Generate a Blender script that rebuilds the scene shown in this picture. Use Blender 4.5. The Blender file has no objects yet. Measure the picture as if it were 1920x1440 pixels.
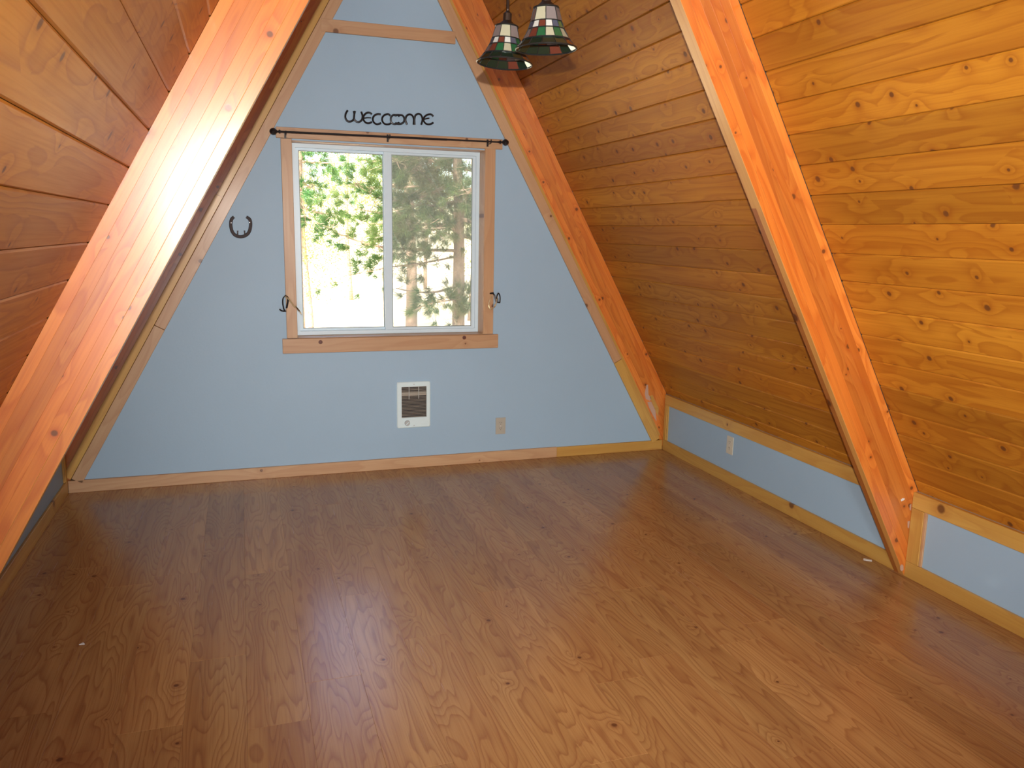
import bpy, math, random
import numpy as np
from mathutils import Vector, Matrix

# ------------------------------------------------------------ camera, world, lights
random.seed(7)
rng = np.random.default_rng(11)
SC = bpy.context.scene
COL = SC.collection

FPX = 1507.62
CAM = Vector((-0.34258, -5.10073, 1.55))
_yaw, _pit, _rol = -0.324689, -0.185439, 0.0192356
FWD = Vector((math.sin(-_yaw)*math.cos(_pit), math.cos(_yaw)*math.cos(_pit), math.sin(_pit)))
_R = FWD.cross(Vector((0, 0, 1))).normalized(); _U = _R.cross(FWD)
RGT = _R*math.cos(_rol) + _U*math.sin(_rol)
UPV = _U*math.cos(_rol) - _R*math.sin(_rol)
cam_rot = Matrix((RGT, UPV, -FWD)).transposed()

cd = bpy.data.cameras.new('camera'); cam = bpy.data.objects.new('camera', cd); COL.objects.link(cam)
cd.sensor_width = 36.0; cd.lens = 36.0*FPX/1920.0; cd.clip_start = 0.02; cd.clip_end = 500
cam.matrix_world = Matrix.Translation(CAM) @ cam_rot.to_4x4()
SC.camera = cam

w = bpy.data.worlds.new('world'); SC.world = w; w.use_nodes = True
nt = w.node_tree; nt.nodes.clear()
out = nt.nodes.new('ShaderNodeOutputWorld'); bg = nt.nodes.new('ShaderNodeBackground')
sky = nt.nodes.new('ShaderNodeTexSky'); sky.sky_type = 'NISHITA'; sky.sun_disc = False
sky.sun_elevation = math.radians(48); sky.sun_rotation = math.radians(215); sky.air_density = 1.0; sky.dust_density = 3.0
nt.links.new(sky.outputs[0], bg.inputs[0]); nt.links.new(bg.outputs[0], out.inputs[0])
bg.inputs[1].default_value = 0.9

def light(name, kind, loc, energy, color=(1, 1, 1), rot=None, **kw):
    l = bpy.data.lights.new(name, kind); l.energy = energy; l.color = color
    for k, v in kw.items(): setattr(l, k, v)
    o = bpy.data.objects.new(name, l); COL.objects.link(o); o.location = loc
    if rot is not None: o.rotation_euler = rot
    return o
# the sun over the pines, coming from behind and left of the house
sun = light('sun', 'SUN', (0, 0, 20), 22.0, (1.0, 0.93, 0.80), angle=math.radians(0.6))
sun.rotation_euler = Vector((0.55, 0.62, -1.05)).to_track_quat('-Z', 'Y').to_euler()
# the camera's own flash, just above the lens
flash = light('camera_flash', 'SPOT', CAM + UPV*0.165, 430.0, (1.0, 0.93, 0.86), shadow_soft_size=0.012,
              spot_size=math.radians(96), spot_blend=1.0)
flash.rotation_euler = (cam_rot @ Matrix.Rotation(math.radians(-5), 3, 'Y') @ Matrix.Rotation(math.radians(4), 3, 'X')).to_euler()
# added soft fill lamp behind the camera, in front of the made-up rear opening
rear = light('rear_fill', 'AREA', (-.55, -7.38, .95), 70.0, (0.90, 0.95, 1.0),
             rot=(math.radians(90), 0, 0), shape='RECTANGLE', size=.80, size_y=1.1)

vs = SC.view_settings
SC.display_settings.display_device = 'sRGB'
vs.view_transform = 'Standard'; vs.look = 'None'; vs.gamma = 1.0; vs.use_curve_mapping = False
vs.exposure = 0.30
SC.cycles.max_bounces = 8; SC.cycles.transparent_max_bounces = 16
SC.cycles.sample_clamp_indirect = 6.0

# ------------------------------------------------------------ room constants (metres, back wall trim face at y = 0)
S = {1: 0.56372, -1: 0.55644}                 # horizontal run per metre of rise, right / left slope
SL = {k: math.sqrt(1+v*v) for k, v in S.items()}
KN = {1: 2.5561, -1: -1.3576}                 # face of the knee-wall baseboards
SOF = {1: 2.5590, -1: -1.3629}                # foot of the rafter soffits
PLK = {1: 2.8164, -1: -1.6152}                # foot of the plank plane
TRM = {1: 2.5061, -1: -1.3128}                # inner edge of gable rake trim
XR = 0.6006                                   # ridge
YN, YF = -2.3202, -2.2556                     # rafter near / far face
PITCH = 0.1305; T0 = 0.538 - PITCH
YB = -7.45                                    # rear wall

def frame(side, foot, y=0.0):
    """matrix whose X runs up the slope, Y along the room, Z into the room; origin on the floor line of the given plane"""
    s, sl = S[side], SL[side]
    u = Vector((-side*s, 0, 1))/sl
    n = Vector((-side, 0, -s))/sl
    v = n.cross(u)
    M = Matrix((u, v, n)).transposed().to_4x4(); M.translation = Vector((foot, y, 0)); return M
def ray(px, py): return FWD*FPX + RGT*(px-960) - UPV*(py-720)
def at(px, py, Y):
    d = ray(px, py); return CAM + d*((Y-CAM.y)/d.y)

# ------------------------------------------------------------ materials
class N:
    def __init__(s, name):
        s.m = bpy.data.materials.new(name); s.m.use_nodes = True; s.t = s.m.node_tree; s.t.nodes.clear()
        s.out = s.t.nodes.new('ShaderNodeOutputMaterial')
    def n(s, kind, **kw):
        x = s.t.nodes.new('ShaderNode'+kind)
        for k, v in kw.items(): setattr(x, k, v)
        return x
    def l(s, a, b): s.t.links.new(a, b)
    def put(s, sock, v):
        if isinstance(v, bpy.types.NodeSocket): s.l(v, sock)
        elif v is not None: sock.default_value = v
    def math(s, op, a, b=None, c=None, clamp=False):
        x = s.n('Math', operation=op); x.use_clamp = clamp
        s.put(x.inputs[0], a); s.put(x.inputs[1], b)
        if c is not None: s.put(x.inputs[2], c)
        return x.outputs[0]
    def vmath(s, op, a, b):
        x = s.n('VectorMath', operation=op); s.put(x.inputs[0], a); s.put(x.inputs[1], b); return x.outputs[0]
    def mix(s, f, a, b, blend='MIX'):
        x = s.n('Mix', data_type='RGBA', blend_type=blend); s.put(x.inputs[0], f); s.put(x.inputs[6], a); s.put(x.inputs[7], b)
        return x.outputs[2]
    def noise(s, vec, scale, detail=2, rough=.5, dist=0):
        x = s.n('TexNoise'); s.l(vec, x.inputs['Vector']); x.inputs['Scale'].default_value = scale
        x.inputs['Detail'].default_value = detail; x.inputs['Roughness'].default_value = rough; x.inputs['Distortion'].default_value = dist
        return x.outputs[0]
    def ramp(s, f, lo, hi):
        x = s.n('MapRange'); x.clamp = True; s.put(x.inputs[0], f); x.inputs[1].default_value = lo; x.inputs[2].default_value = hi
        return x.outputs[0]
    def bsdf(s, color, rough=.5, metal=0, coat=0, coat_rough=.1, spec=.5, normal=None):
        b = s.n('BsdfPrincipled'); s.put(b.inputs['Base Color'], color); s.put(b.inputs['Roughness'], rough)
        b.inputs['Metallic'].default_value = metal; b.inputs['Coat Weight'].default_value = coat
        b.inputs['Coat Roughness'].default_value = coat_rough; b.inputs['Specular IOR Level'].default_value = spec
        if normal is not None: s.l(normal, b.inputs['Normal'])
        s.l(b.outputs[0], s.out.inputs[0]); return b
    def bump(s, h, strength=.2, dist=.001):
        x = s.n('Bump'); x.inputs['Strength'].default_value = strength; x.inputs['Distance'].default_value = dist
        s.l(h, x.inputs['Height']); return x.outputs[0]

def c3(*v): return (v[0], v[1], v[2], 1.0)

def wood(name, light_c, dark_c, red_c=None, knot=(0.12, 0.04, 0.012), knots=.5, ksx=3.0, ksy=7.0, ksize=.075,
         fig=(0.7, 5.5), rings=9, ringmix=.35, vary=.35, rough=.38, coat=.3, coat_rough=.22, grain=.25, stain=None, swirl=0.0, side=False, spec=.5, lp=2.2):
    """boards run along local X; every object gets its own stretch of timber"""
    g = N(name)
    tc = g.n('TexCoord'); oi = g.n('ObjectInfo')
    rnd = oi.outputs['Random']
    off = g.n('CombineXYZ'); g.l(g.math('MULTIPLY', rnd, 37.0), off.inputs[0]); g.l(g.math('MULTIPLY', rnd, 91.0), off.inputs[1]); g.l(g.math('MULTIPLY', rnd, 53.0), off.inputs[2])
    P = g.vmath('ADD', tc.outputs['Object'], off.outputs[0])
    # knots
    if side:       # knots seen on the narrow face of a lamination
        sq = g.n('SeparateXYZ'); g.l(P, sq.inputs[0]); cq = g.n('CombineXYZ'); g.l(sq.outputs[0], cq.inputs[0]); g.l(sq.outputs[2], cq.inputs[1]); g.l(sq.outputs[1], cq.inputs[2]); P = cq.outputs[0]
    kv = g.vmath('MULTIPLY', P, (ksx, ksy, 2.0))
    vo = g.n('TexVoronoi', voronoi_dimensions='2D'); g.l(kv, vo.inputs['Vector']); vo.inputs['Scale'].default_value = 1.0
    sub = g.vmath('SUBTRACT', kv, vo.outputs['Position'])
    inv = g.vmath('MULTIPLY', sub, (1/ksx, 1/ksy, 0))
    ln = g.n('VectorMath', operation='LENGTH'); g.l(inv, ln.inputs[0]); d = ln.outputs['Value']     # metres from the knot
    sep = g.n('SeparateColor'); g.l(vo.outputs['Color'], sep.inputs[0])
    on = g.math('LESS_THAN', sep.outputs[0], knots)
    rad = g.math('MULTIPLY', g.math('ADD', sep.outputs[1], .35), ksize*.15)
    kd = g.math('DIVIDE', d, rad)
    kmask = g.math('MULTIPLY', g.math('SUBTRACT', 1.0, g.ramp(kd, .75, 1.25)), on)
    khalo = g.math('MULTIPLY', g.math('SUBTRACT', 1.0, g.ramp(kd, 1.0, 3.4)), on)
    # figure: contour lines of a stretched noise, bent round the knots
    fv = g.vmath('MULTIPLY', P, (fig[0], fig[1], fig[1]))
    n0 = g.noise(fv, 1.0, 2.0, .45, swirl)
    bend = g.math('MULTIPLY', g.math('POWER', 2.718, g.math('MULTIPLY', d, -26.0)), .16)
    n1 = g.math('ADD', n0, g.math('MULTIPLY', bend, on))
    ph = g.math('MULTIPLY', n1, rings)
    saw = g.math('FRACT', ph)
    line = g.math('MULTIPLY', g.math('POWER', saw, lp), g.math('SUBTRACT', 1.0, g.ramp(saw, .90, 1.0)))
    # fine grain
    gv = g.vmath('MULTIPLY', P, (3.0, 140.0, 140.0))
    gr = g.noise(gv, 1.0, 3.0, .6)
    bv = g.vmath('MULTIPLY', P, (.5, 9.0, 9.0))
    br = g.noise(bv, 1.0, 2.0, .5)
    base = g.mix(g.ramp(br, .32, .68), c3(*light_c), c3(*dark_c))
    rc = red_c or tuple(x*.6 for x in dark_c)
    base = g.mix(g.math('MULTIPLY', line, ringmix), base, c3(*rc))
    base = g.mix(g.math('MULTIPLY', g.ramp(gr, .45, .75), grain), base, c3(*rc))
    # board to board difference
    wn = g.n('TexWhiteNoise', noise_dimensions='1D'); g.l(rnd, wn.inputs['W'])
    tone = g.n('MapRange'); g.l(wn.outputs['Value'], tone.inputs[0]); tone.inputs[3].default_value = 1-vary; tone.inputs[4].default_value = 1+vary*.35
    base = g.mix(g.math('MULTIPLY', g.math('SUBTRACT', 1.0, rnd), vary), base, c3(*rc))
    hs = g.vmath('SCALE', base, (0, 0, 0)); hs.node.inputs['Scale'].default_value = 1.0; g.l(tone.outputs[0], hs.node.inputs['Scale'])
    base = g.mix(g.math('MULTIPLY', khalo, .35), hs, c3(*rc))
    base = g.mix(g.math('MULTIPLY', kmask, .85), base, c3(*knot))
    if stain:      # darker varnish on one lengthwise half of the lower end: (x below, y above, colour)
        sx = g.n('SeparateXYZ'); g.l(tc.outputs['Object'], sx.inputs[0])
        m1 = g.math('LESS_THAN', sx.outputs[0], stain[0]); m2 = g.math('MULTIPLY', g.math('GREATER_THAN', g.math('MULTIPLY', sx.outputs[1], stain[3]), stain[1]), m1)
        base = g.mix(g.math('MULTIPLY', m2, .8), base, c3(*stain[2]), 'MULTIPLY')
    hgt = g.math('SUBTRACT', g.math('MULTIPLY', gr, .5), g.math('MULTIPLY', kmask, .6))
    g.bsdf(base, g.math('ADD', rough-.05, g.math('MULTIPLY', gr, .12)), coat=coat, coat_rough=coat_rough, spec=spec, normal=g.bump(hgt, .25, .0006))
    return g.m

M = {}
M['plank'] = wood('varnished_pine_planks', (.62, .272, .024), (.49, .190, .013), (.31, .080, .005), knots=.6, ksx=4.6, ksy=10, ksize=.062, fig=(.45, 6.0), vary=.26, rough=.52, coat=.04, spec=.3, rings=11, ringmix=.62, grain=.34)
M['beam'] = wood('varnished_glulam', (.80, .285, .048), (.72, .215, .028), (.46, .080, .009), side=True, knots=.6, ksx=2.6, ksy=16, ksize=.060, vary=.26, rough=.34, coat=1.0, coat_rough=.27, rings=9, ringmix=.6, grain=.42)
M['beam_pale'] = wood('pale_glulam_edge', (.72, .43, .12), (.66, .34, .075), (.42, .15, .03), knots=.3, ksx=2.4, ksy=9, ksize=.10, vary=.12, rough=.38, coat=.4, rings=9, ringmix=.35)
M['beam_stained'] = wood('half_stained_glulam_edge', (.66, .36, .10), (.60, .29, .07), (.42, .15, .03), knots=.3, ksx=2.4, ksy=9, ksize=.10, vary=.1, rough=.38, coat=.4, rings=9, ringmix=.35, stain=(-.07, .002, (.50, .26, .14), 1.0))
M['trim'] = wood('yellow_pine_trim', (.62, .38, .095), (.54, .30, .06), (.38, .15, .03), knots=.35, ksx=1.6, ksy=7, ksize=.10, vary=.10, rough=.42, coat=.2, rings=8, ringmix=.35)
M['trim_pink'] = wood('pale_fir_trim', (.56, .36, .20), (.50, .29, .15), (.38, .18, .08), knots=.22, ksx=1.4, ksy=7, ksize=.10, vary=.08, rough=.45, coat=.15, rings=10, ringmix=.4)
M['floor'] = wood('hickory_laminate', (.475, .272, .100), (.375, .188, .066), (.20, .066, .024), knot=(.10, .035, .016), knots=.5, ksx=2.6, ksy=4.5, ksize=.045,
                  fig=(1.0, 7.0), rings=19, ringmix=.72, lp=3.4, vary=.12, rough=.24, coat=.0, grain=.38, swirl=.25)

def plain(name, col, rough=.5, metal=0, coat=0, noise=None, bump=None, spec=.5):
    g = N(name); col4 = c3(*col); nrm = None
    tc = g.n('TexCoord')
    nz = g.noise(tc.outputs['Object'], noise[0] if noise else 30, 3)
    amt = noise[1] if noise else .06
    colr = g.mix(g.math('MULTIPLY', g.ramp(nz, .3, .7), amt), col4, c3(*[x*.6 for x in col]))
    if bump: nrm = g.bump(g.noise(tc.outputs['Object'], bump[0], 3, .6), bump[1], bump[2])
    g.bsdf(colr, rough, metal, coat, spec=spec, normal=nrm); return g.m
M['wall'] = plain('blue_grey_wall_paint', (.33, .48, .62), .55, noise=(2.5, .08), bump=(85, .35, .0012))
M['vinyl'] = plain('white_vinyl', (.64, .80, .90), .35)
M['dark'] = plain('dark_gap', (.02, .015, .012), .8)
M['black_iron'] = plain('black_iron', (.018, .015, .016), .38, metal=.3, noise=(60, .4))
M['shoe_iron'] = plain('brown_black_iron', (.045, .032, .032), .5, metal=.2, noise=(90, .5))
M['nail'] = plain('bright_nail', (.75, .74, .72), .3, metal=.8)
M['brass'] = plain('aged_brass', (.90, .74, .42), .38, metal=.75)
M['heater_white'] = plain('heater_enamel', (.68, .84, .88), .35)
M['heater_fin'] = plain('heater_fin_metal', (.42, .38, .32), .45, metal=.2)
M['heater_in'] = plain('heater_inside', (.012, .011, .012), .6)
M['knob'] = plain('grey_knob', (.45, .47, .47), .4)
M['almond'] = plain('almond_plastic', (.42, .40, .34), .35)
M['ivory'] = plain('ivory_plastic', (.58, .56, .46), .35)
M['slot'] = plain('slot_black', (.05, .045, .035), .6)
M['lead'] = plain('dark_lead', (.05, .055, .055), .35, metal=.7)
M['bronze'] = plain('dark_bronze', (.06, .04, .03), .4, metal=.7)
M['chip'] = plain('bare_wood_chip', (.50, .33, .25), .7)
M['paper'] = plain('white_scrap', (.75, .75, .73), .7)
M['bark'] = plain('pine_bark', (.34, .24, .17), .9, noise=(14, .8), bump=(18, 1.0, .02))
M['ground'] = plain('dry_meadow', (.62, .54, .36), .95, noise=(.8, .35), bump=(3, .6, .1))
M['siding'] = plain('roof_outer', (.16, .13, .10), .8)
def stained(name, col, rough=.12):
    g = N(name); b = g.bsdf(c3(*col), rough, coat=.6, coat_rough=.05)
    b.inputs['Transmission Weight'].default_value = .35; return g.m
M['g_green'] = stained('green_glass', (.03, .17, .07)); M['g_dark'] = stained('deep_green_glass', (.012, .035, .022))
M['g_cream'] = stained('cream_glass', (.62, .62, .45)); M['g_white'] = stained('milk_glass', (.80, .83, .78))
M['g_red'] = stained('red_brown_glass', (.20, .055, .035)); M['g_blue'] = stained('slate_blue_glass', (.10, .13, .20)); M['g_grey'] = stained('grey_glass', (.30, .27, .27))
def needle_mat(name, a, b_):
    g = N(name); tc = g.n('TexCoord'); nz = g.noise(tc.outputs['Object'], 1.6, 2)
    c = g.mix(g.ramp(nz, .35, .65), c3(*a), c3(*b_))
    d = g.n('BsdfDiffuse'); t = g.n('BsdfTranslucent'); m = g.n('MixShader'); m.inputs[0].default_value = .35
    g.l(c, d.inputs[0]); g.l(c, t.inputs[0]); g.l(d.outputs[0], m.inputs[1]); g.l(t.outputs[0], m.inputs[2]); g.l(m.outputs[0], g.out.inputs[0]); return g.m
M['needle'] = needle_mat('pine_needles', (.045, .100, .036), (.10, .145, .045))
M['needle_blue'] = needle_mat('fresh_pine_needles', (.06, .17, .06), (.12, .20, .06))
M['leaf'] = needle_mat('pale_leaves', (.24, .21, .07), (.26, .30, .11))
# window glass and insect screen
g = N('window_glass'); tr = g.n('BsdfTransparent'); gl = g.n('BsdfGlossy'); gl.inputs['Roughness'].default_value = 0
fr = g.n('Fresnel'); fr.inputs[0].default_value = 1.45; mx = g.n('MixShader')
g.l(fr.outputs[0], mx.inputs[0]); g.l(tr.outputs[0], mx.inputs[1]); g.l(gl.outputs[0], mx.inputs[2]); g.l(mx.outputs[0], g.out.inputs[0]); M['glass'] = g.m
g = N('insect_screen'); tr = g.n('BsdfTransparent'); df = g.n('BsdfDiffuse'); tl = g.n('BsdfTranslucent')
df.inputs[0].default_value = c3(.17, .17, .15); tl.inputs[0].default_value = c3(.17, .17, .15)
m1 = g.n('MixShader'); m1.inputs[0].default_value = .5; g.l(df.outputs[0], m1.inputs[1]); g.l(tl.outputs[0], m1.inputs[2])
m2 = g.n('MixShader'); m2.inputs[0].default_value = .36; g.l(tr.outputs[0], m2.inputs[1]); g.l(m1.outputs[0], m2.inputs[2]); g.l(m2.outputs[0], g.out.inputs[0]); M['screen'] = g.m

# ------------------------------------------------------------ helpers
PW = {}                                        # world matrix of each parent
def empty(name, loc):
    o = bpy.data.objects.new(name, None); COL.objects.link(o); o.location = loc; o.empty_display_size = .05
    PW[o.name] = Matrix.Translation(loc); return o
def link(o, Mx=None, parent=None):
    COL.objects.link(o); Mx = Mx or Matrix.Identity(4)
    if parent is not None:
        o.parent = parent; o.matrix_parent_inverse = PW[parent.name].inverted()
    o.matrix_basis = Mx
    if parent is not None:
        PW[o.name] = Mx.copy()
    else: PW[o.name] = Mx.copy()
    return o
def tag(o, label=None, cat=None, group=None, kind=None):
    if label: o['label'] = label
    if cat: o['category'] = cat
    if group: o['group'] = group
    if kind: o['kind'] = kind
    return o
class MB:
    def __init__(s): s.v = []; s.f = []
    def add(s, vs_, fs):
        b = len(s.v); s.v += [tuple(x) for x in vs_]; s.f += [tuple(i+b for i in f) for f in fs]
    def box(s, a, b):
        x0, y0, z0 = a; x1, y1, z1 = b
        s.add([(x0,y0,z0),(x1,y0,z0),(x1,y1,z0),(x0,y1,z0),(x0,y0,z1),(x1,y0,z1),(x1,y1,z1),(x0,y1,z1)],
              [(0,3,2,1),(4,5,6,7),(0,1,5,4),(1,2,6,5),(2,3,7,6),(3,0,4,7)])
    def bbox(s, c, half, bev):      # box with chamfered edges all round
        for_axis = []
        vs_ = []
        idx = {}
        for sx in (-1,1):
            for sy in (-1,1):
                for sz in (-1,1):
                    for ax in range(3):
                        p = [sx*half[0], sy*half[1], sz*half[2]]
                        sg = (sx, sy, sz)
                        for k in range(3):
                            if k != ax: p[k] -= sg[k]*bev
                        # vertex lying on face 'ax'
                        idx[(sg, ax)] = len(vs_); vs_.append((c[0]+p[0], c[1]+p[1], c[2]+p[2]))
        fs = []
        def sgn(ax, v, a, va, b, vb):
            t = [0,0,0]; t[ax] = v; t[a] = va; t[b] = vb; return tuple(t)
        for ax in range(3):
            a, b = (ax+1)%3, (ax+2)%3
            for v in (-1,1):
                q = [idx[(sgn(ax,v,a,-1,b,-1),ax)], idx[(sgn(ax,v,a,1,b,-1),ax)], idx[(sgn(ax,v,a,1,b,1),ax)], idx[(sgn(ax,v,a,-1,b,1),ax)]]
                fs.append(q if v > 0 else q[::-1])
        for ax in range(3):          # edge chamfers run along axis ax
            a, b = (ax+1)%3, (ax+2)%3
            for va in (-1,1):
                for vb in (-1,1):
                    A0, A1 = sgn(ax,-1,a,va,b,vb), sgn(ax,1,a,va,b,vb)
                    q = [idx[(A0,a)], idx[(A1,a)], idx[(A1,b)], idx[(A0,b)]]
                    fs.append(q if va*vb < 0 else q[::-1])
        for sx in (-1,1):
            for sy in (-1,1):
                for sz in (-1,1):
                    q = [idx[((sx,sy,sz),0)], idx[((sx,sy,sz),1)], idx[((sx,sy,sz),2)]]
                    fs.append(q if sx*sy*sz > 0 else q[::-1])
        s.add(vs_, fs)
    def prism(s, poly, y0, y1):      # polygon in xz, extruded along y
        n = len(poly)
        s.add([(x, y0, z) for x, z in poly]+[(x, y1, z) for x, z in poly],
              [tuple(range(n)), tuple(range(2*n-1, n-1, -1))]+[(i, i+n, (i+1)%n+n, (i+1)%n) for i in range(n)])
    def tube(s, pts, r, n=8, caps=True, flat=None):
        pts = [Vector(p) for p in pts]; m = len(pts); rs = r if isinstance(r, (list, tuple)) else [r]*m
        b = len(s.v); prev = None
        for i, p in enumerate(pts):
            t = (pts[min(i+1, m-1)]-pts[max(i-1, 0)]).normalized()
            if prev is None: a = t.orthogonal().normalized() if flat is None else flat.cross(t).normalized()
            else:
                a = (prev - t*prev.dot(t)).normalized() if flat is None else flat.cross(t).normalized()
            prev = a; c = t.cross(a)
            ra = rs[i] if not isinstance(rs[i], tuple) else rs[i][0]; rc = rs[i] if not isinstance(rs[i], tuple) else rs[i][1]
            for k in range(n):
                w_ = 2*math.pi*k/n; s.v.append(tuple(p + a*math.cos(w_)*ra + c*math.sin(w_)*rc))
        for i in range(m-1):
            for k in range(n):
                s.f.append((b+i*n+k, b+i*n+(k+1)%n, b+(i+1)*n+(k+1)%n, b+(i+1)*n+k))
        if caps: s.f.append(tuple(b+k for k in range(n-1, -1, -1))); s.f.append(tuple(b+(m-1)*n+k for k in range(n)))
    def lathe(s, prof, n=16, M_=None, close=False):     # prof: (r, z)
        M_ = M_ or Matrix.Identity(4); b = len(s.v)
        for r, z in prof:
            for k in range(n):
                w_ = 2*math.pi*k/n; s.v.append(tuple(M_ @ Vector((r*math.cos(w_), r*math.sin(w_), z))))
        m = len(prof)
        for i in range(m-1):
            for k in range(n): s.f.append((b+i*n+k, b+i*n+(k+1)%n, b+(i+1)*n+(k+1)%n, b+(i+1)*n+k))
        if close: s.f.append(tuple(b+k for k in range(n-1, -1, -1))); s.f.append(tuple(b+(m-1)*n+k for k in range(n)))
    def obj(s, name, mat, parent=None, Mx=None, smooth=False):
        me = bpy.data.meshes.new(name); me.from_pydata(s.v, [], s.f); me.validate()
        import bmesh
        bm = bmesh.new(); bm.from_mesh(me); bmesh.ops.recalc_face_normals(bm, faces=bm.faces); bm.to_mesh(me); bm.free()
        if smooth: me.polygons.foreach_set('use_smooth', [True]*len(me.polygons))
        me.materials.append(mat); return link(bpy.data.objects.new(name, me), Mx, parent)
_bc = {}
def board(name, Mx, L, W, T, mat, parent=None, bev=.002):
    """timber piece, local X length, Y width, Z thickness, centred"""
    key = (round(L, 4), round(W, 4), round(T, 4), round(bev, 4), mat.name)
    if key not in _bc:
        b = MB(); b.bbox((0, 0, 0), (L/2, W/2, T/2), bev)
        me = bpy.data.meshes.new('board'); me.from_pydata(b.v, [], b.f)
        import bmesh
        bm = bmesh.new(); bm.from_mesh(me); bmesh.ops.recalc_face_normals(bm, faces=bm.faces); bm.to_mesh(me); bm.free()
        me.materials.append(mat); _bc[key] = me
    return link(bpy.data.objects.new(name, _bc[key]), Mx, parent)
def axes(x, y, loc):
    x = Vector(x).normalized(); y = Vector(y).normalized(); z = x.cross(y)
    m = Matrix((x, y, z)).transposed().to_4x4(); m.translation = Vector(loc); return m
def bxo(name, a, b, mat, parent=None, along='x', bev=.002):
    """axis-aligned board between two corners whose grain runs along the named axis"""
    c = [(p+q)/2 for p, q in zip(a, b)]; d = [abs(q-p) for p, q in zip(a, b)]
    if along == 'x': return board(name, axes((1,0,0), (0,0,1), c), d[0], d[2], d[1], mat, parent, bev)
    if along == 'z': return board(name, axes((0,0,1), (1,0,0), c), d[2], d[0], d[1], mat, parent, bev)
    return board(name, axes((0,1,0), (0,0,1), c), d[1], d[2], d[0], mat, parent, bev)

# ------------------------------------------------------------ floor
fl = MB(); fl.box((-1.75, YB-.1, -.06), (2.95, .16, -.014)); floor = fl.obj('floor', M['dark']); tag(floor, kind='structure', label='brown wood laminate floor of swirling grained planks')
ends = {0: -1.81, -2: -1.47, -3: -2.20, -1: -2.46, 4: -1.545, 5: -2.645}
LP = 1.21
c0, c1 = -8, 14
for k in range(c0, c1):
    x0 = .003 + k*.193; x1 = x0+.193
    x0c, x1c = max(x0, KN[-1]-.02), min(x1, KN[1]+.02)
    if x1c-x0c < .01: continue
    e = ends.get(k, -random.uniform(.1, 1.25)); y = e
    while y < .01: y += LP
    while y > YB:
        ya, yb = max(y-LP, YB), min(y, .015)
        if yb-ya > .03:
            dz = random.uniform(-.0003, .0003)
            board('floor_plank', axes((0,1,0), (-1,0,0), ((x0c+x1c)/2, (ya+yb)/2, -.007+dz)), yb-ya-.0003, x1c-x0c-.0002, .014, M['floor'], floor, .0004)
        y -= LP

# ------------------------------------------------------------ sloping plank ceilings
bays = [(YF, .03), (-4.90, YN), (YB, -4.965)]
NP = 30
for side in (1, -1):
    b = MB(); F_ = frame(side, PLK[side])
    Lmax = (abs(PLK[side]-XR))*SL[side]/S[side]
    b.box((-.15, -.2 if side == 1 else YB-.1, -.10), (Lmax, -YB+.1 if side == 1 else .2, -.035))
    # frame Y axis points along -y on the right side and +y on the left
    if (F_ @ Vector((0, 1, 0)) - F_ @ Vector((0, 0, 0))).y > 0:
        b = MB(); b.box((-.15, YB-.1, -.10), (Lmax+.0, .2, -.035))
    else:
        b = MB(); b.box((-.15, -.2, -.10), (Lmax+.0, -YB+.1, -.035))
    slope = b.obj('ceiling', M['siding'], None, F_)
    tag(slope, kind='structure', label='%s slope of varnished knotty pine plank ceiling' % ('right-hand' if side == 1 else 'left-hand'))
    u = (F_.to_3x3() @ Vector((1, 0, 0))); n = (F_.to_3x3() @ Vector((0, 0, 1)))
    for k in range(NP+1):
        a = T0 + k*PITCH; e = min(a+PITCH, Lmax-.015)
        if e-a < .03: continue
        for (ya, yb) in bays:
            c = F_ @ Vector(((a+e)/2, 0, -.019+random.uniform(-.0006, .0006))); c.y = (ya+yb)/2
            board('plank', axes((0, 1, 0), u if side == 1 else -u, c) if False else axes((0, 1, 0), n.cross(Vector((0, 1, 0))), c), yb-ya, e-a-.0012, .038, M['plank'], slope, .0045)

# ------------------------------------------------------------ knee walls
for side, nm in ((1, 'right'), (-1, 'left')):
    X = KN[side]; sd = side
    b = MB()
    xa, xb = sorted((X+sd*.014, X+sd*.028))
    b.box((xa, YF, -.01), (xb, .017, .412)); b.box((xa, -4.90, -.01), (xb, YN, .412)); b.box((xa, YB, -.01), (xb, -4.965, .412))
    kw = b.obj('wall_'+nm, M['wall']); tag(kw, kind='structure', label='low blue-grey knee wall under the %s slope' % nm)
    xa, xb = sorted((X, X+sd*.014))
    bb = empty('baseboard_'+nm, (X, -2.2, 0)); tag(bb, kind='structure', label='pine baseboard along the %s knee wall' % nm)
    for (ya, yb) in bays: bxo('board', (xa, ya+.001, 0), (xb, min(yb, 0)-.001, .076), M['trim'], bb, 'y')
    tt = empty('trim_%d' % (1 if side == 1 else 2), (X, -2.2, .3)); tag(tt, kind='structure', label='pine trim framing the %s knee wall panels' % nm)
    xo, xi = X+sd*.0, X+sd*.022
    xa2, xb2 = sorted((xo, xi))
    for (ya, yb) in bays: bxo('top_rail', (xa2, ya+.001, .338), (xb2, min(yb, 0)-.001, .413), M['trim'], tt, 'y')
    bxo('stile', (xa, YN-.072, .077), (xb, YN-.001, .337), M['trim'], tt, 'z')
    xc_, xd_ = sorted((X+sd*.004, X+sd*.014))
    bxo('stile', (xc_, YN-.086, .077), (xd_, YN-.0725, .337), M['trim_pink'], tt, 'z', .001)
    bxo('stile', (xa, -.035, .077), (xb, -.001, .337), M['trim'], tt, 'z')
    bxo('stile', (xc_, -.047, .077), (xd_, -.0355, .337), M['trim'], tt, 'z', .001)

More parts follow.
